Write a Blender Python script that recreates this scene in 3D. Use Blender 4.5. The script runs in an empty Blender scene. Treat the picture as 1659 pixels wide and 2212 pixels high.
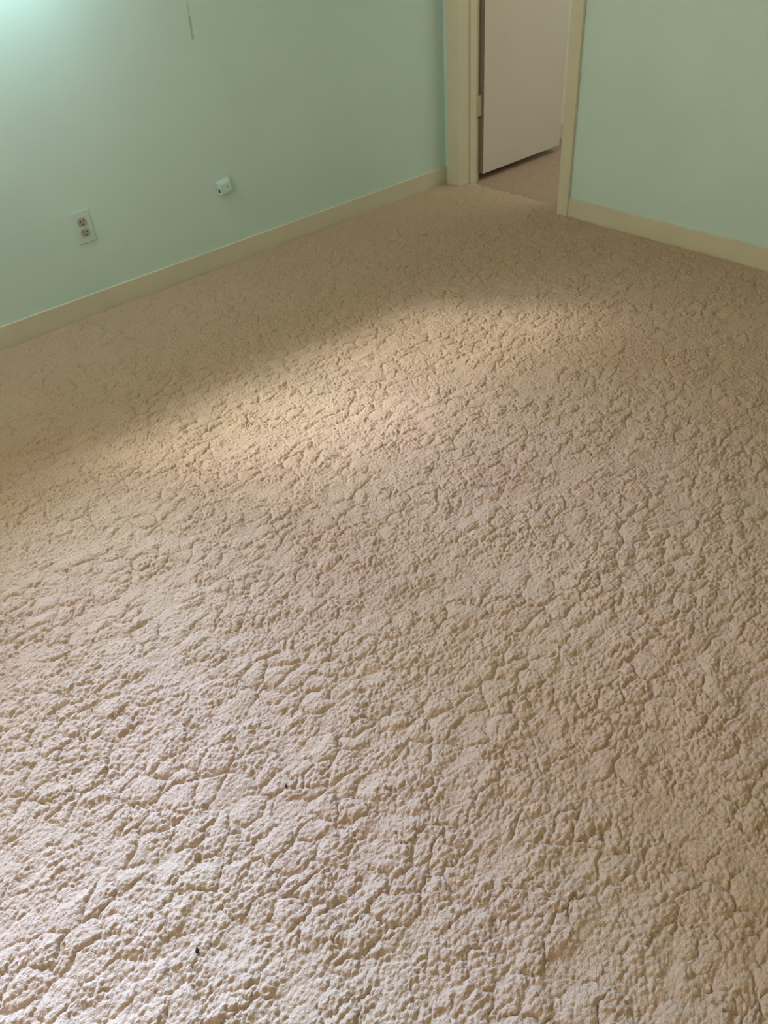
import bpy, bmesh, math, random
import numpy as np
from mathutils import Vector, Matrix

S = bpy.context.scene
COL = S.collection
rng = random.Random(7)

# ------------------------------------------------------------------ camera
cam_d = bpy.data.cameras.new('camera')
cam = bpy.data.objects.new('camera', cam_d)
COL.objects.link(cam)
YAW, PITCH, ROLL, FPX = -2.2289, -0.7028, -0.0933, 1657.7
fw = Vector((math.cos(PITCH) * math.cos(YAW), math.cos(PITCH) * math.sin(YAW), math.sin(PITCH)))
rt0 = fw.cross(Vector((0, 0, 1))).normalized()
up0 = rt0.cross(fw)
rt = rt0 * math.cos(ROLL) + up0 * math.sin(ROLL)
up = -rt0 * math.sin(ROLL) + up0 * math.cos(ROLL)
M = Matrix((rt, up, -fw)).transposed().to_4x4()
M.translation = Vector((2.8621, 2.9275, 1.2675))
cam.matrix_world = M
cam_d.sensor_fit = 'VERTICAL'
cam_d.sensor_height = 36.0
cam_d.lens = FPX * 36.0 / 2212.0
cam_d.clip_start = 0.02
S.camera = cam

# ------------------------------------------------------------------ light and exposure
S.view_settings.view_transform = 'Standard'
S.view_settings.look = 'None'
S.view_settings.gamma = 1.0
S.view_settings.use_curve_mapping = False
S.view_settings.exposure = 1.2

world = bpy.data.worlds.new('sky')
S.world = world
world.use_nodes = True
bg = world.node_tree.nodes['Background']
bg.inputs['Color'].default_value = (1.0, 0.90, 0.70, 1)
bg.inputs['Strength'].default_value = 0.4


def lamp(name, kind, loc, direction, energy, color, **kw):
    d = bpy.data.lights.new(name, kind)
    d.energy = energy
    d.color = color
    for k, v in kw.items():
        setattr(d, k, v)
    o = bpy.data.objects.new(name, d)
    COL.objects.link(o)
    o.location = loc
    o.rotation_euler = Vector(direction).to_track_quat('-Z', 'Y').to_euler()
    return o


WX0, WX1, WZ0, WZ1 = 1.80, 3.30, 1.13, 2.06            # window opening in the left wall
portal = lamp('sky_portal', 'AREA', ((WX0 + WX1) / 2, -0.10, (WZ0 + WZ1) / 2), (0, 1, 0), 1.0, (1, 1, 1),
              shape='RECTANGLE', size=WX1 - WX0, size_y=WZ1 - WZ0)
portal.data.cycles.is_portal = True
# hazy sun, then wide sun lamps added as sky fill to light the floor
sun = lamp('sun', 'SUN', (2.2, -3, 4), (-0.62, 0.80, -1.0), 0.80, (1.0, 0.92, 0.82), angle=math.radians(6))
sky_fill1 = lamp('sky_fill_round_sun', 'SUN', (2.4, -3, 4), (-0.27, 0.80, -1.0), 0.70, (0.85, 0.95, 1.0), angle=math.radians(12))
sky_fill2 = lamp('sky_fill_beside_sun', 'SUN', (2.4, -3, 4), (-0.65, 0.80, -0.9), 0.76, (0.98, 0.85, 1.0), angle=math.radians(20))
sky_fill3 = lamp('sky_fill_middle', 'SUN', (2.6, -3, 4), (0.3, 0.80, -0.62), 4.1, (0.53, 0.635, 1.0), angle=math.radians(22))
sky_fill4 = lamp('sky_fill_beside', 'SUN', (2.6, -3, 4), (-0.2, 0.80, -0.62), 2.0, (0.57, 0.66, 1.0), angle=math.radians(22))
sky_fill5 = lamp('sky_fill_low', 'SUN', (2.8, -3, 4), (0.24, 0.80, -0.41), 5.5, (0.38, 0.60, 1.0), angle=math.radians(20))
wall_glow = lamp('wall_glow_fill', 'AREA', (2.22, 0.19, 1.25), (0, -0.75, -0.66), 1.3, (0.72, 0.94, 1.0),  # added lamp that puts the glow on the wall below the window
           shape='RECTANGLE', size=1.05, size_y=0.10)
room_fill = lamp('ambient_fill', 'AREA', (4.18, 1.60, 1.55), (-1, 0.35, 1.15), 21.0, (1.0, 0.77, 0.52),  # added warm fill lamp, aimed up so the ceiling lifts the ambient light
            shape='RECTANGLE', size=1.4, size_y=1.1)
hall = lamp('hall_ceiling_light', 'AREA', (-0.95, 1.55, 2.41), (0, 0, -1), 7.0, (1.0, 0.96, 0.77),
            shape='RECTANGLE', size=1.4, size_y=1.4)


# ------------------------------------------------------------------ materials
def mat(name, color, rough=0.6, noise=0.0, nscale=8.0, bump=0.0, bscale=200.0, spec=0.3, color2=None):
    m = bpy.data.materials.new(name)
    m.use_nodes = True
    nt = m.node_tree
    b = nt.nodes['Principled BSDF']
    b.inputs['Base Color'].default_value = (*color, 1)
    b.inputs['Roughness'].default_value = rough
    b.inputs['Specular IOR Level'].default_value = spec
    tc = nt.nodes.new('ShaderNodeTexCoord')
    if noise or color2:
        n = nt.nodes.new('ShaderNodeTexNoise')
        n.inputs['Scale'].default_value = nscale
        n.inputs['Detail'].default_value = 4
        nt.links.new(tc.outputs['Object'], n.inputs['Vector'])
        mx = nt.nodes.new('ShaderNodeMix')
        mx.data_type = 'RGBA'
        c2 = color2 or tuple(max(0, c * (1 - noise)) for c in color)
        mx.inputs[6].default_value = (*color, 1)
        mx.inputs[7].default_value = (*c2, 1)
        mr = nt.nodes.new('ShaderNodeMapRange')
        mr.inputs['From Min'].default_value = 0.35
        mr.inputs['From Max'].default_value = 0.65
        nt.links.new(n.outputs['Fac'], mr.inputs['Value'])
        nt.links.new(mr.outputs['Result'], mx.inputs[0])
        nt.links.new(mx.outputs[2], b.inputs['Base Color'])
    if bump:
        n2 = nt.nodes.new('ShaderNodeTexNoise')
        n2.inputs['Scale'].default_value = bscale
        n2.inputs['Detail'].default_value = 3
        nt.links.new(tc.outputs['Object'], n2.inputs['Vector'])
        bp = nt.nodes.new('ShaderNodeBump')
        bp.inputs['Strength'].default_value = bump
        bp.inputs['Distance'].default_value = 0.002
        nt.links.new(n2.outputs['Fac'], bp.inputs['Height'])
        nt.links.new(bp.outputs['Normal'], b.inputs['Normal'])
    return m


def add_marks(m, marks):
    """Dirt with a shape of its own: soft elongated spots (p0, p1, radius, colour, opacity) in object coordinates."""
    nt = m.node_tree
    b = nt.nodes['Principled BSDF']
    tc = nt.nodes.new('ShaderNodeTexCoord')
    jit = nt.nodes.new('ShaderNodeTexNoise')
    jit.inputs['Scale'].default_value = 60
    jit.inputs['Detail'].default_value = 2
    nt.links.new(tc.outputs['Object'], jit.inputs['Vector'])
    for p0, p1, rad, colr, opa in marks:
        p0, p1 = Vector(p0), Vector(p1)
        ax = p1 - p0
        # distance to segment p0-p1 with vector math
        def vm(op, a, bb):
            n = nt.nodes.new('ShaderNodeVectorMath')
            n.operation = op
            for k, v in enumerate((a, bb)):
                if v is None:
                    continue
                if hasattr(v, 'is_linked'):
                    nt.links.new(v, n.inputs[k])
                else:
                    n.inputs[k].default_value = v
            return n
        d = vm('SUBTRACT', tc.outputs['Object'], tuple(p0))
        dt = vm('DOT_PRODUCT', d.outputs[0], tuple(ax / max(ax.length_squared, 1e-9)))
        cl = nt.nodes.new('ShaderNodeClamp')
        nt.links.new(dt.outputs['Value'], cl.inputs['Value'])
        sc = nt.nodes.new('ShaderNodeVectorMath')
        sc.operation = 'SCALE'
        sc.inputs[0].default_value = tuple(ax)
        nt.links.new(cl.outputs['Result'], sc.inputs['Scale'])
        df = vm('DISTANCE', d.outputs[0], sc.outputs[0])
        mj = nt.nodes.new('ShaderNodeMath')
        mj.operation = 'MULTIPLY_ADD'
        mj.inputs[1].default_value = rad * 1.4
        nt.links.new(jit.outputs['Fac'], mj.inputs[0])
        nt.links.new(df.outputs['Value'], mj.inputs[2])
        mr = nt.nodes.new('ShaderNodeMapRange')
        mr.interpolation_type = 'SMOOTHSTEP'
        mr.inputs['From Min'].default_value = rad * 0.5
        mr.inputs['From Max'].default_value = rad * 1.8
        mr.inputs['To Min'].default_value = opa
        mr.inputs['To Max'].default_value = 0
        nt.links.new(mj.outputs[0], mr.inputs['Value'])
        mx = nt.nodes.new('ShaderNodeMix')
        mx.data_type = 'RGBA'
        mx.inputs[7].default_value = (*colr, 1)
        s = b.inputs['Base Color']
        if s.is_linked:
            nt.links.new(s.links[0].from_socket, mx.inputs[6])
        else:
            mx.inputs[6].default_value = s.default_value
        nt.links.new(mr.outputs['Result'], mx.inputs[0])
        nt.links.new(mx.outputs[2], s)


MINT = (0.62, 0.86, 0.84)
CREAM = (0.70, 0.71, 0.57)
m_wall = mat('mint_paint', MINT, 0.55, noise=0.04, nscale=3, bump=0.06, bscale=90)
m_wall2 = mat('mint_paint_right', MINT, 0.55, noise=0.04, nscale=3, bump=0.06, bscale=90)
m_plain = mat('pale_room_paint', (0.74, 0.68, 0.58), 0.7, noise=0.02)
m_ceil = mat('ceiling_white', (0.75, 0.75, 0.70), 0.8, noise=0.02)
m_cream = mat('cream_trim_paint', CREAM, 0.45, noise=0.05, nscale=6, bump=0.05, bscale=60)
m_door = mat('door_paint', (0.68, 0.64, 0.60), 0.5, noise=0.04, nscale=3)
m_hallwall = mat('hall_paint', (0.84, 0.82, 0.76), 0.6, noise=0.03)
m_hinge = mat('painted_hinge', (0.52, 0.47, 0.33), 0.4, noise=0.05)
m_plate = mat('mint_painted_plastic', tuple(c * 0.93 for c in MINT), 0.6, noise=0.03)
m_socket = mat('grey_beige_plastic', (0.42, 0.43, 0.37), 0.4, noise=0.05)
m_slot = mat('slot_dark', (0.05, 0.05, 0.04), 0.7, noise=0.1)
m_jack = mat('off_white_plastic', tuple(c * 0.97 for c in MINT), 0.5, noise=0.03)
m_crumb = mat('dark_crumb', (0.012, 0.014, 0.016), 0.8, noise=0.3, nscale=300)
m_glass = bpy.data.materials.new('window_glass')
m_glass.use_nodes = True
_nt = m_glass.node_tree
_nt.nodes.clear()
_o = _nt.nodes.new('ShaderNodeOutputMaterial')
_mx = _nt.nodes.new('ShaderNodeMixShader')
_t = _nt.nodes.new('ShaderNodeBsdfTransparent')
_g = _nt.nodes.new('ShaderNodeBsdfGlossy')
_g.inputs['Roughness'].default_value = 0.02
_mx.inputs[0].default_value = 0.06
_nt.links.new(_t.outputs[0], _mx.inputs[1])
_nt.links.new(_g.outputs[0], _mx.inputs[2])
_nt.links.new(_mx.outputs[0], _o.inputs[0])

CARPET = (0.60, 0.475, 0.352)
m_carpet = bpy.data.materials.new('plush_carpet')
m_carpet.use_nodes = True
_nt = m_carpet.node_tree
_b = _nt.nodes['Principled BSDF']
_b.inputs['Roughness'].default_value = 0.95
_b.inputs['Specular IOR Level'].default_value = 0.10
_b.inputs['Sheen Weight'].default_value = 0.15
_b.inputs['Sheen Roughness'].default_value = 0.5
_tc = _nt.nodes.new('ShaderNodeTexCoord')
_n1 = _nt.nodes.new('ShaderNodeTexNoise'); _n1.inputs['Scale'].default_value = 2.2; _n1.inputs['Detail'].default_value = 3
_n2 = _nt.nodes.new('ShaderNodeTexNoise'); _n2.inputs['Scale'].default_value = 260; _n2.inputs['Detail'].default_value = 4
_n3 = _nt.nodes.new('ShaderNodeTexNoise'); _n3.inputs['Scale'].default_value = 330; _n3.inputs['Detail'].default_value = 3
for n in (_n1, _n2, _n3):
    _nt.links.new(_tc.outputs['Object'], n.inputs['Vector'])
_r = _nt.nodes.new('ShaderNodeValToRGB')
_r.color_ramp.elements[0].position = 0.35; _r.color_ramp.elements[0].color = (CARPET[0] * 0.99, CARPET[1] * 1.01, CARPET[2] * 0.99, 1)
_r.color_ramp.elements[1].position = 0.65; _r.color_ramp.elements[1].color = (CARPET[0] * 1.01, CARPET[1] * 0.99, CARPET[2] * 1.01, 1)
_nt.links.new(_n1.outputs['Fac'], _r.inputs['Fac'])
_m = _nt.nodes.new('ShaderNodeMix'); _m.data_type = 'RGBA'; _m.blend_type = 'MULTIPLY'
_m.inputs[0].default_value = 1.0
_mr = _nt.nodes.new('ShaderNodeMapRange')
_mr.inputs['From Min'].default_value = 0.3; _mr.inputs['From Max'].default_value = 0.7
_mr.inputs['To Min'].default_value = 0.88; _mr.inputs['To Max'].default_value = 1.06
_nt.links.new(_n2.outputs['Fac'], _mr.inputs['Value'])
_nt.links.new(_r.outputs['Color'], _m.inputs[6])
_nt.links.new(_mr.outputs['Result'], _m.inputs[7])
_nt.links.new(_m.outputs[2], _b.inputs['Base Color'])
_bp = _nt.nodes.new('ShaderNodeBump')
_bp.inputs['Strength'].default_value = 0.8
_bp.inputs['Distance'].default_value = 0.0035
_nt.links.new(_n3.outputs['Fac'], _bp.inputs['Height'])
_nt.links.new(_bp.outputs['Normal'], _b.inputs['Normal'])

m_hallcarpet = mat('hall_carpet_pink', (0.46, 0.35, 0.28), 0.95, noise=0.10, nscale=40, bump=0.6, bscale=240, spec=0.05)


# ------------------------------------------------------------------ mesh helpers
def add_box(bm, lo, hi, bevel=0.0):
    vs = bmesh.ops.create_cube(bm, size=1.0)['verts']
    for v in vs:
        v.co = Vector([lo[i] + (v.co[i] + 0.5) * (hi[i] - lo[i]) for i in range(3)])
    if bevel:
        es = list({e for v in vs for e in v.link_edges})
        bmesh.ops.bevel(bm, geom=es, offset=bevel, segments=2, affect='EDGES', profile=0.5)


def add_prism(bm, pts, y0, y1, axis='y'):
    """Extrude a closed 2-D outline (x, z) from y0 to y1."""
    a = [bm.verts.new((p[0], y0, p[1])) for p in pts]
    b = [bm.verts.new((p[0], y1, p[1])) for p in pts]
    bm.faces.new(a)
    bm.faces.new(list(reversed(b)))
    n = len(pts)
    for i in range(n):
        bm.faces.new((a[i], b[i], b[(i + 1) % n], a[(i + 1) % n]))


def link(name, bm, m, parent=None, smooth=False):
    bmesh.ops.recalc_face_normals(bm, faces=bm.faces)
    me = bpy.data.meshes.new(name)
    bm.to_mesh(me)
    bm.free()
    me.materials.append(m)
    if smooth:
        for p in me.polygons:
            p.use_smooth = True
    o = bpy.data.objects.new(name, me)
    COL.objects.link(o)
    if parent is not None:
        o.parent = parent
    return o


def tag(o, label, cat, kind=None, group=None):
    o['label'] = label
    o['category'] = cat
    if kind:
        o['kind'] = kind
    if group:
        o['group'] = group
    return o


def boxes(name, lst, m, parent=None, bevel=0.0):
    bm = bmesh.new()
    for lo, hi in lst:
        add_box(bm, lo, hi, bevel)
    return link(name, bm, m, parent)


def empty(name, loc):
    o = bpy.data.objects.new(name, None)
    COL.objects.link(o)
    o.location = loc
    o.empty_display_size = 0.05
    return o


# ------------------------------------------------------------------ room shell
RX, RY, CZ = 4.30, 4.30, 2.44                           # room: left wall y = 0, right wall x = 0
HB, TB = 0.067, 0.009                                   # baseboard height and thickness
DY0, DY1, DZ = 0.112, 0.727, 2.03                       # clear doorway in the right wall

wl = boxes('wall_left', [((-0.10, -0.14, -0.05), (WX0, 0, CZ)), ((WX1, -0.14, -0.05), (RX, 0, CZ)),
                         ((WX0, -0.14, -0.05), (WX1, 0, WZ0)), ((WX0, -0.14, WZ1), (WX1, 0, CZ))], m_wall)
tag(wl, 'mint green painted wall with the outlet and jack on it', 'wall', 'structure')
wr = boxes('wall_right', [((-0.10, 0, -0.05), (0, DY0 - 0.02, CZ)), ((-0.10, DY1 + 0.02, -0.05), (0, RY, CZ)),
                          ((-0.10, DY0 - 0.02, DZ + 0.02), (0, DY1 + 0.02, CZ))], m_wall2)
tag(wr, 'mint green painted wall with the open doorway in it', 'wall', 'structure')
W2 = (0.90, 2.30, 1.00, 2.10)                            # second window, unseen, added behind the camera for ambient light
wb = boxes('wall_back', [((RX, -0.14, -0.05), (RX + 0.1, W2[0], CZ)), ((RX, W2[1], -0.05), (RX + 0.1, RY, CZ)),
                         ((RX, W2[0], -0.05), (RX + 0.1, W2[1], W2[2])), ((RX, W2[0], W2[3]), (RX + 0.1, W2[1], CZ))], m_plain)
tag(wb, 'pale painted wall opposite the doorway wall', 'wall', 'structure')
wf = boxes('wall_front', [((-0.10, RY, -0.05), (RX + 0.1, RY + 0.1, CZ))], m_plain)
tag(wf, 'pale painted wall opposite the window wall', 'wall', 'structure')
ce = boxes('ceiling', [((-0.10, -0.14, CZ), (RX + 0.1, RY + 0.1, CZ + 0.1))], m_ceil)
tag(ce, 'plain white ceiling of the room', 'ceiling', 'structure')

# hall beyond the doorway
hw = boxes('wall_hall_side', [((-1.90, -0.12, -0.05), (-0.10, -0.02, CZ))], m_hallwall)
tag(hw, 'pale hall wall seen past the edge of the open door', 'wall', 'structure')
hw2 = boxes('wall_hall_end', [((-2.0, -0.12, -0.05), (-1.90, 2.6, CZ))], m_hallwall)
tag(hw2, 'pale end wall of the hall beyond the doorway', 'wall', 'structure')
hw3 = boxes('wall_hall_far', [((-1.90, 2.5, -0.05), (-0.10, 2.6, CZ))], m_hallwall)
tag(hw3, 'pale far wall of the hall out of sight', 'wall', 'structure')
hc = boxes('ceiling_hall', [((-2.0, -0.12, CZ), (-0.10, 2.6, CZ + 0.1))], m_ceil)
tag(hc, 'plain white ceiling of the hall', 'ceiling', 'structure')


# ------------------------------------------------------------------ carpet (floor)
_tab = np.random.RandomState(11)
PERM = _tab.rand(4, 512, 512)


def _lat(i, j, k):
    return PERM[k, np.mod(i, 512), np.mod(j, 512)]


def vnoise(x, y, k=0, off=0.0):
    x = x + off * 17.3
    y = y + off * 31.7
    i = np.floor(x).astype(np.int64); j = np.floor(y).astype(np.int64)
    u = x - i; v = y - j
    u = u * u * u * (u * (6 * u - 15) + 10); v = v * v * v * (v * (6 * v - 15) + 10)
    a = _lat(i, j, k); b = _lat(i + 1, j, k); c = _lat(i, j + 1, k); d = _lat(i + 1, j + 1, k)
    return (a * (1 - u) + b * u) * (1 - v) + (c * (1 - u) + d * u) * v


def fbm(x, y, k=0, octv=3, off=0.0):
    s = 0.0; a = 0.5; t = 0.0
    for o in range(octv):
        s = s + a * vnoise(x * 2 ** o, y * 2 ** o, k, off + o * 3.1)
        t += a
        a *= 0.5
    return s / t


def worley(x, y, off=0):
    i0 = np.floor(x).astype(np.int64); j0 = np.floor(y).astype(np.int64)
    f1 = np.full(x.shape, 9.0); f2 = np.full(x.shape, 9.0)
    for di in (-1, 0, 1):
        for dj in (-1, 0, 1):
            i = i0 + di; j = j0 + dj
            px = i + 0.5 + 0.9 * (_lat(i + off, j + off, 0) - 0.5)
            py = j + 0.5 + 0.9 * (_lat(i + off, j + off, 1) - 0.5)
            d = np.hypot(px - x, py - y)
            f2 = np.minimum(f2, np.maximum(f1, d))
            f1 = np.minimum(f1, d)
    return f1, f2


def sstep(a, b, x):
    t = np.clip((x - a) / (b - a), 0, 1)
    return t * t * (3 - 2 * t)


def pile(x, y):
    """Height of the sculpted plush pile in metres."""
    # warp: streaks run along the left wall (x)
    wx = x + 0.040 * (fbm(x * 24, y * 32, 2, 4) - 0.5)
    wy = y + 0.040 * (fbm(x * 24, y * 32, 3, 4, 5) - 0.5)
    f1, f2 = worley(wx / 0.064, wy / 0.043)
    big = np.clip((f2 - f1) / 0.55, 0, 1) ** 0.5
    w2x = x + 0.010 * (fbm(x * 70, y * 70, 3, 3) - 0.5)
    w2y = y + 0.010 * (fbm(x * 70, y * 70, 2, 3, 4) - 0.5)
    g1, g2 = worley(w2x / 0.0210, w2y / 0.0170, 71)
    mid = np.clip((g2 - g1) / 0.60, 0, 1) ** 0.6
    w3x = x + 0.0015 * (fbm(x * 180, y * 180, 1, 2) - 0.5)
    w3y = y + 0.0015 * (fbm(x * 180, y * 180, 0, 2, 4) - 0.5)
    h1, h2 = worley(w3x / 0.0112, w3y / 0.0098, 133)
    small = np.clip((h2 - h1) / 0.65, 0, 1) ** 0.6
    crumble = sstep(0.36, 0.60, fbm(x * 11, y * 16, 1, 3, 2))
    rim = 1 - sstep(0.05, 0.45, f2 - f1)                 # loose tufts gather along the cracks
    crack = sstep(0.28, 0.60, fbm(x * 14, y * 20, 0, 2, 9))
    loose = np.clip(0.30 + 0.55 * crumble + 0.45 * rim * crumble, 0, 1.1)
    h = 0.0076 * big * (0.34 + 0.66 * crack)
    h = h + 0.0040 * mid * loose
    h = h + 0.0033 * small * (0.60 + 0.40 * loose)
    s1, s2 = worley(wx / 0.036, wy / 0.019, 211)
    slit = np.exp(-((f2 - f1) / 0.07) ** 2) * crack
    slit2 = np.exp(-((s2 - s1) / 0.10) ** 2) * sstep(0.50, 0.66, fbm(x * 20, y * 34, 3, 2, 13))
    h = h - 0.0026 * slit - 0.0034 * slit2               # deep splits where the pile parts
    h = h + 0.0065 * fbm(x * 16, y * 26, 2, 3, 7)
    return h - 0.019


def spaced(lo, hi, s0, s1):
    """Coordinates from lo to hi whose spacing goes from s0 to s1."""
    out = [lo]
    while out[-1] < hi:
        t = (out[-1] - lo) / (hi - lo)
        out.append(out[-1] + s0 + (s1 - s0) * t)
    out[-1] = hi
    return out


gx = np.array(spaced(-0.06, 3.22, 0.0031, 0.0015) + spaced(3.22, RX, 0.006, 0.02)[1:])
gy = np.array(spaced(0.0, 3.06, 0.0031, 0.0015) + spaced(3.06, RY, 0.006, 0.02)[1:])
GX, GY = np.meshgrid(gx, gy, indexing='ij')
Z = np.empty_like(GX)
for a in range(0, len(gx), 200):
    Z[a:a + 200] = pile(GX[a:a + 200], GY[a:a + 200])
# pile leans down into the gap along the walls
edge = np.minimum(np.where((GY < DY0) | (GY > DY1), GX, 9.0), GY)
flat = sstep(0.0, 0.09, edge)
Z = (-0.006 + (Z + 0.006) * (0.45 + 0.55 * flat)) - 0.010 * (1 - sstep(0.010, 0.026, edge))
nx, ny = len(gx), len(gy)
co = np.stack([GX, GY, Z], -1).reshape(-1, 3).astype(np.float32)
ii = np.arange(nx * ny).reshape(nx, ny)
quads = np.stack([ii[:-1, :-1], ii[1:, :-1], ii[1:, 1:], ii[:-1, 1:]], -1).reshape(-1, 4).astype(np.int32)
me = bpy.data.meshes.new('floor')
me.vertices.add(len(co))
me.vertices.foreach_set('co', co.ravel())
me.loops.add(quads.size)
me.loops.foreach_set('vertex_index', quads.ravel())
me.polygons.add(len(quads))
me.polygons.foreach_set('loop_start', np.arange(0, quads.size, 4, dtype=np.int32))
me.polygons.foreach_set('loop_total', np.full(len(quads), 4, dtype=np.int32))
me.polygons.foreach_set('use_smooth', np.ones(len(quads), dtype=bool))
me.update(calc_edges=True)
me.materials.append(m_carpet)
floor = bpy.data.objects.new('floor', me)
COL.objects.link(floor)
tag(floor, 'beige sculpted plush carpet covering the room floor', 'carpet', 'structure')
add_marks(m_carpet, [
    ((1.70, 1.84, -0.009), (1.668, 1.858, -0.009), 0.017, (0.22, 0.17, 0.13), 0.75),
    ((0.582, 0.442, -0.009), (0.568, 0.458, -0.009), 0.013, (0.22, 0.12, 0.06), 0.85),
])


def carpet_z(x, y):
    i = int(np.searchsorted(gx, x)); j = int(np.searchsorted(gy, y))
    return float(Z[i - 2:i + 3, j - 2:j + 3].max())


fh = boxes('floor_hall', [((-1.90, -0.02, -0.05), (-0.05, 2.5, -0.014))], m_hallcarpet)
tag(fh, 'pinkish beige hall carpet beyond the doorway', 'carpet', 'structure')
sf = boxes('floor_slab', [((-0.10, 0, -0.08), (RX, RY, -0.05))], m_plain)
tag(sf, 'bare subfloor hidden under the carpet', 'floor', 'structure')


# ------------------------------------------------------------------ baseboards, casing, jamb
def board_profile(t, h):
    return [(0, -0.02), (t, -0.02), (t, h - 0.0015), (t - 0.0015, h), (0, h)]


def baseboard_along_x(name, x0, x1, y, sgn, m):
    bm = bmesh.new()
    pr = board_profile(TB, HB)
    a = [bm.verts.new((x0, y + sgn * p[0], p[1])) for p in pr]
    b = [bm.verts.new((x1, y + sgn * p[0], p[1])) for p in pr]
    bm.faces.new(a); bm.faces.new(list(reversed(b)))
    for i in range(len(pr)):
        bm.faces.new((a[i], b[i], b[(i + 1) % len(pr)], a[(i + 1) % len(pr)]))
    return link(name, bm, m)


def baseboard_along_y(name, y0, y1, x, sgn, m):
    bm = bmesh.new()
    pr = board_profile(TB, HB)
    a = [bm.verts.new((x + sgn * p[0], y0, p[1])) for p in pr]
    b = [bm.verts.new((x + sgn * p[0], y1, p[1])) for p in pr]
    bm.faces.new(a); bm.faces.new(list(reversed(b)))
    for i in range(len(pr)):
        bm.faces.new((a[i], b[i], b[(i + 1) % len(pr)], a[(i + 1) % len(pr)]))
    return link(name, bm, m)


CL0, CL1, CR0, CR1 = 0.034, DY0 + 0.004, DY1 - 0.004, 0.784
tag(baseboard_along_x('baseboard_left', 0, RX, 0, 1, m_cream), 'cream baseboard along the wall with the outlet', 'baseboard', 'structure')
tag(baseboard_along_y('baseboard_right', CR1, RY, 0, 1, m_cream), 'cream baseboard running from the doorway casing along the wall', 'baseboard', 'structure')
tag(baseboard_along_y('baseboard_back', TB, RY, RX, -1, m_cream), 'cream baseboard opposite the doorway wall', 'baseboard', 'structure')
tag(baseboard_along_x('baseboard_front', 0, RX, RY, -1, m_cream), 'cream baseboard opposite the window wall', 'baseboard', 'structure')
tag(baseboard_along_x('baseboard_hall', -1.9, -0.13, -0.02, 1, m_door), 'cream baseboard of the hall behind the door', 'baseboard', 'structure')


def casing(name, y0, y1, z0, z1, label):
    bm = bmesh.new()
    add_box(bm, (0, y0, z0), (0.018, y1, z1), 0.003)
    return tag(link(name, bm, m_cream), label, 'door trim', 'structure')


casing('trim_1', CL0, DY0, -0.03, DZ + 0.058, 'cream door casing tight against the room corner')
casing('trim_2', DY1, CR1, -0.03, DZ + 0.058, 'cream door casing between the doorway and the mint wall')
casing('trim_3', DY0, DY1, DZ, DZ + 0.058, 'cream head casing over the doorway')
# jambs with stops
tag(boxes('trim_4', [((-0.115, DY0 - 0.02, -0.03), (0.004, DY0, DZ)), ((-0.093, DY0, -0.03), (-0.055, DY0 + 0.011, DZ))], m_cream, bevel=0.0015),
    'cream door jamb with stop on the hinge side', 'door trim', 'structure')
tag(boxes('trim_5', [((-0.115, DY1, -0.03), (0.004, DY1 + 0.02, DZ)), ((-0.098, DY1 - 0.011, -0.03), (-0.058, DY1, DZ))], m_cream, bevel=0.0015),
    'cream door jamb with stop on the latch side', 'door trim', 'structure')
tag(boxes('trim_6', [((-0.115, DY0 - 0.02, DZ), (0.004, DY1 + 0.02, DZ + 0.02))], m_cream), 'cream head jamb over the doorway', 'door trim', 'structure')
tag(boxes('trim_7', [((-0.130, 0.045, -0.03), (-0.10, DY0 - 0.006, DZ + 0.05))], m_cream, bevel=0.002), 'cream casing on the hall side behind the door', 'door trim', 'structure')
tag(boxes('trim_8', [((-0.118, DY1 + 0.006, -0.03), (-0.10, DY1 + 0.06, DZ + 0.05))], m_cream, bevel=0.002), 'cream casing on the hall side of the latch jamb', 'door trim', 'structure')

# ------------------------------------------------------------------ door, open into the hall
DFX0, DFX1, DFY, DTH, DZ0 = -0.728, -0.129, 0.137, 0.035, 0.020
door = boxes('door_1', [((DFX0, DFY - DTH, DZ0), (DFX1, DFY, DZ - 0.004))], m_door, bevel=0.002)
tag(door, 'flat pale cream door standing open into the hall', 'door', 'structure')


m_gap_shade = mat('painted_gap_shade', (0.26, 0.25, 0.20), 0.7, noise=0.15, nscale=40)  # dark colour stands in for the shade between jamb and door
boxes('hinge_gap_shade', [((DFX1 - 0.0005, DFY - DTH + 0.001, DZ0 + 0.001), (DFX1 + 0.0012, DFY - 0.001, DZ - 0.006))], m_gap_shade, door)['label'] = 'hinge edge coloured dark for the shade in the hinge gap'


def hinge(zc):
    bm = bmesh.new()
    y0 = 0.121
    add_box(bm, (-0.1285, y0, zc - 0.045), (-0.0935, y0 + 0.003, zc + 0.045), 0.0008)
    h = link('hinge', bm, m_hinge, door)
    h['label'] = 'cream painted door hinge'
    bm = bmesh.new()
    for k in range(5):
        z0 = zc - 0.045 + k * 0.018
        r = bmesh.ops.create_cone(bm, cap_ends=True, segments=16, radius1=0.0055, radius2=0.0055, depth=0.0172)
        for v in r['verts']:
            v.co += Vector((-0.1110, y0 + 0.001, z0 + 0.009))
    link('hinge_knuckle', bm, m_hinge, h)
    for dz in (-0.03, 0.0, 0.03):
        bm = bmesh.new()
        r = bmesh.ops.create_cone(bm, cap_ends=True, segments=12, radius1=0.0028, radius2=0.0022, depth=0.0012)
        for v in r['verts']:
            v.co = Vector((-0.0985 + v.co.x, y0 + 0.0034 + v.co.z, zc + dz + v.co.y))
        link('hinge_screw', bm, m_hinge, h)


for zc in (0.334, 1.05, 1.80):
    hinge(zc)
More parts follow.
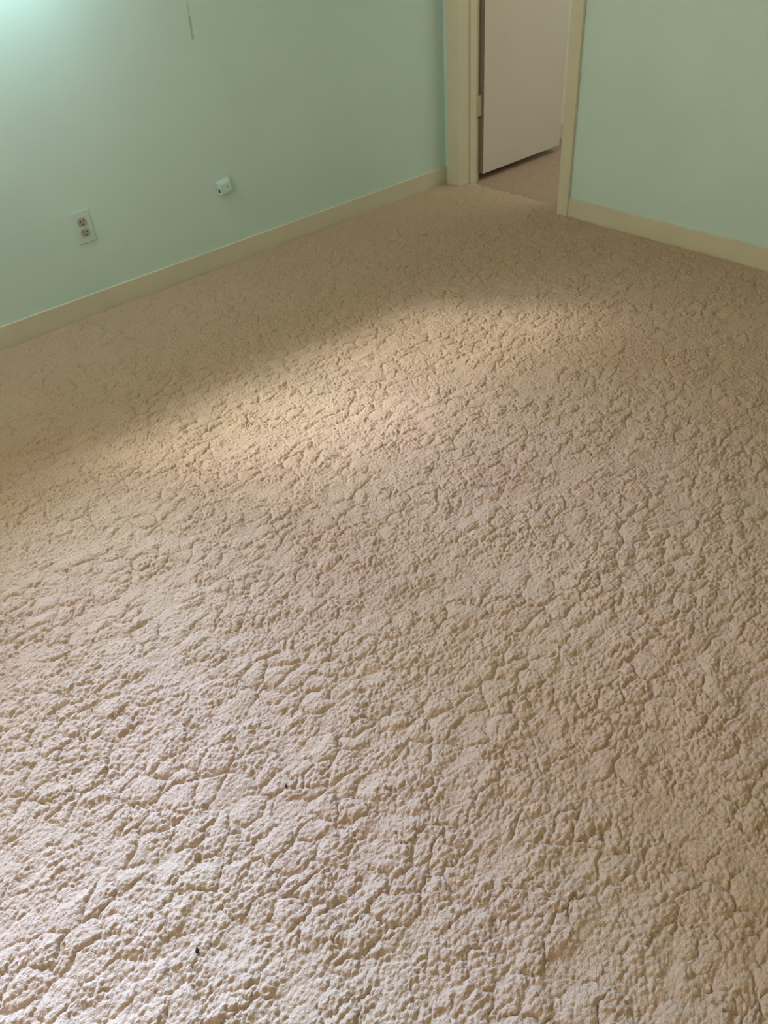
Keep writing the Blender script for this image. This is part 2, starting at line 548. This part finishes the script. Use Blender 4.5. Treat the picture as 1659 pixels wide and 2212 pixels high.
# knob and latch higher up the door
bm = bmesh.new()
prof = [(0.0, 0.0), (0.030, 0.0), (0.030, 0.004), (0.012, 0.010), (0.011, 0.030), (0.022, 0.040), (0.027, 0.052), (0.022, 0.064), (0.0, 0.068)]
N = 24
rings = []
for r_, h_ in prof:
    rings.append([bm.verts.new((DFX0 + 0.065 + r_ * math.cos(2 * math.pi * k / N), DFY + h_, 0.98 + r_ * math.sin(2 * math.pi * k / N))) for k in range(N)])
for a, b in zip(rings[:-1], rings[1:]):
    for k in range(N):
        bm.faces.new((a[k], a[(k + 1) % N], b[(k + 1) % N], b[k]))
bmesh.ops.remove_doubles(bm, verts=bm.verts, dist=1e-5)
m_brass = mat('worn_brass', (0.55, 0.40, 0.18), 0.35, noise=0.1)
m_brass.node_tree.nodes['Principled BSDF'].inputs['Metallic'].default_value = 1.0
link('door_knob', bm, m_brass, door, smooth=True)

# ------------------------------------------------------------------ window in the left wall (above the picture)
win = boxes('window_1', [((WX0, -0.12, WZ0), (WX0 + 0.045, -0.06, WZ1)), ((WX1 - 0.045, -0.12, WZ0), (WX1, -0.06, WZ1)),
                         ((WX0, -0.12, WZ0), (WX1, -0.06, WZ0 + 0.045)), ((WX0, -0.12, WZ1 - 0.045), (WX1, -0.06, WZ1)),
                         (((WX0 + WX1) / 2 - 0.02, -0.12, WZ0), ((WX0 + WX1) / 2 + 0.02, -0.06, WZ1))], m_cream)
tag(win, 'sliding window in the mint wall above the outlet', 'window', 'structure')
boxes('window_pane', [((WX0 + 0.03, -0.092, WZ0 + 0.03), (WX1 - 0.03, -0.088, WZ1 - 0.03))], m_glass, win)
boxes('window_sill', [((WX0 - 0.04, -0.06, WZ0 - 0.025), (WX1 + 0.04, 0.035, WZ0))], m_cream, win, bevel=0.004)
added_win = boxes('added_window', [((RX + 0.03, W2[0], W2[2]), (RX + 0.09, W2[0] + 0.045, W2[3])), ((RX + 0.03, W2[1] - 0.045, W2[2]), (RX + 0.09, W2[1], W2[3])),
                          ((RX + 0.03, W2[0], W2[2]), (RX + 0.09, W2[1], W2[2] + 0.045)), ((RX + 0.03, W2[0], W2[3] - 0.045), (RX + 0.09, W2[1], W2[3])),
                          ((RX + 0.03, 1.58, W2[2]), (RX + 0.09, 1.62, W2[3]))], m_cream)
tag(added_win, 'unseen window added for ambient light in the wall opposite the doorway', 'window', 'structure')
boxes('window_pane', [((RX + 0.058, W2[0] + 0.03, W2[2] + 0.03), (RX + 0.062, W2[1] - 0.03, W2[3] - 0.03))], m_glass, added_win)  # pane of the added unseen window
m_eave = mat('eave_boards', (0.55, 0.52, 0.46), 0.7, noise=0.1)
ev = boxes('roof_eave', [((-0.5, -0.30, 2.36), (RX + 0.5, -0.14, 2.46))], m_eave)
tag(ev, 'roof eave outside above the window', 'roof', 'structure')
gr = boxes('ground', [((-8, -16, -0.5), (12, -0.15, -0.3))], mat('yard_grass', (0.16, 0.22, 0.09), 0.9, noise=0.3, nscale=2))
tag(gr, 'grassy yard outside the window', 'ground', 'structure')

# ------------------------------------------------------------------ wall outlet
OX, OZ = 1.8786, 0.3113
out = empty('wall_outlet', (OX, 0.0, OZ))
tag(out, 'duplex outlet with mint painted cover plate and beige sockets on the left wall', 'outlet')
bm = bmesh.new()
add_box(bm, (-0.035, 0.0, -0.057), (0.035, 0.0045, 0.057), 0.0014)
link('cover_plate', bm, m_plate, out)
PI = math.pi


def receptacle(zc):
    bm = bmesh.new()
    R0 = 0.0172
    pts = []
    for k in range(48):
        a = 2 * PI * k / 48
        pts.append((R0 * math.cos(a), zc + max(-0.0142, min(0.0142, R0 * math.sin(a)))))
    a = [bm.verts.new((p[0], 0.004, p[1])) for p in pts]
    b = [bm.verts.new((p[0], 0.0075, p[1])) for p in pts]
    c = [bm.verts.new((p[0] * 0.94, 0.0082, zc + (p[1] - zc) * 0.94)) for p in pts]
    n = len(pts)
    for u, v in ((a, b), (b, c)):
        for i in range(n):
            bm.faces.new((u[i], v[i], v[(i + 1) % n], u[(i + 1) % n]))
    bm.faces.new(c)
    s = link('receptacle', bm, m_socket, out)
    s['label'] = 'unpainted grey beige socket face'
    # viewer looks along -y: +x is on the viewer's left
    for x, w, h in ((0.0064, 0.0016, 0.0040), (-0.0064, 0.0016, 0.0034)):
        bm = bmesh.new()
        add_box(bm, (x - w, 0.0078, zc + 0.0028 - h), (x + w, 0.0085, zc + 0.0028 + h))
        link('slot', bm, m_slot, s)
    bm = bmesh.new()
    r = bmesh.ops.create_cone(bm, cap_ends=True, segments=16, radius1=0.0025, radius2=0.0025, depth=0.0008)
    for v in r['verts']:
        v.co = Vector((v.co.x, 0.0081 + v.co.z, zc - 0.0085 + v.co.y))
    link('ground_hole', bm, m_slot, s)


receptacle(0.0195)
receptacle(-0.0195)
bm = bmesh.new()
r = bmesh.ops.create_cone(bm, cap_ends=True, segments=16, radius1=0.0036, radius2=0.003, depth=0.0016)
for v in r['verts']:
    v.co = Vector((v.co.x, 0.0060 + v.co.z, v.co.y))
link('plate_screw', bm, m_plate, out)

# ------------------------------------------------------------------ phone jack
jk = empty('phone_jack', (1.2685, 0.0, 0.3005))
jk.rotation_euler = (0, math.radians(7), 0)
tag(jk, 'small square surface mounted phone jack on the left wall', 'phone jack')
bm = bmesh.new()
hw_, hh_, dp = 0.028, 0.026, 0.020
lowv = [bm.verts.new(p) for p in ((-hw_, 0, -hh_), (hw_, 0, -hh_), (hw_, 0, hh_), (-hw_, 0, hh_))]
topv = [bm.verts.new(p) for p in ((-hw_ + 0.002, dp, -hh_ + 0.002), (hw_ - 0.002, dp, -hh_ + 0.002), (hw_ - 0.002, dp, hh_ - 0.012), (-hw_ + 0.002, dp, hh_ - 0.012))]
midv = [bm.verts.new(p) for p in ((-hw_, 0.012, -hh_), (hw_, 0.012, -hh_), (hw_, 0.012, hh_), (-hw_, 0.012, hh_))]
for u, v in ((lowv, midv), (midv, topv)):
    for i in range(4):
        bm.faces.new((u[i], v[i], v[(i + 1) % 4], u[(i + 1) % 4]))
bm.faces.new(topv)
bm.faces.new(lowv)
bmesh.ops.bevel(bm, geom=list(bm.edges), offset=0.0012, segments=2, affect='EDGES')
link('jack_housing', bm, m_jack, jk)
bm = bmesh.new()
add_box(bm, (hw_ - 0.0008, 0.004, -0.016), (hw_ + 0.0006, 0.014, -0.003))
link('jack_port', bm, m_slot, jk)['label'] = 'dark socket opening in the side of the jack'
bm = bmesh.new()
r = bmesh.ops.create_cone(bm, cap_ends=True, segments=16, radius1=0.0030, radius2=0.0026, depth=0.0012)
for v in r['verts']:
    v.co = Vector((-0.0075 + v.co.x, dp + v.co.z, -0.003 + v.co.y))
m_screw = mat('dull_screw', (0.22, 0.24, 0.18), 0.5, noise=0.1)
link('jack_screw', bm, m_screw, jk)['label'] = 'darker screw head'

# scuff on the left wall
add_marks(m_wall, [
    ((1.2645, 0, 0.955), (1.2690, 0, 0.885), 0.0060, (0.30, 0.40, 0.34), 0.40),
    ((1.2690, 0, 0.885), (1.2730, 0, 0.822), 0.0085, (0.24, 0.33, 0.28), 0.60),
])


# ------------------------------------------------------------------ crumbs on the carpet
def crumb(x, y, s, label):
    bm = bmesh.new()
    bmesh.ops.create_icosphere(bm, subdivisions=3, radius=s)
    for v in bm.verts:
        k = 1 + 0.18 * (math.sin(v.co.x / s * 2.3 + s * 900) * math.cos(v.co.y / s * 3.1 + 0.7) + 0.5 * math.sin(v.co.z / s * 4))
        v.co = Vector((v.co.x * k * 1.25, v.co.y * k * 0.85, v.co.z * k * 0.55))
    o = link('crumb', bm, m_crumb, smooth=True)
    o.location = (x, y, carpet_z(x, y) + s * 0.25)
    o.rotation_euler = (0, 0, rng.uniform(0, 3))
    tag(o, label, 'crumb', group='dark crumbs on the carpet')


crumb(2.842, 2.322, 0.0034, 'larger dark crumb, the one lowest on the near carpet')
crumb(2.576, 2.189, 0.0024, 'smaller dark crumb, farther from the camera than the other')
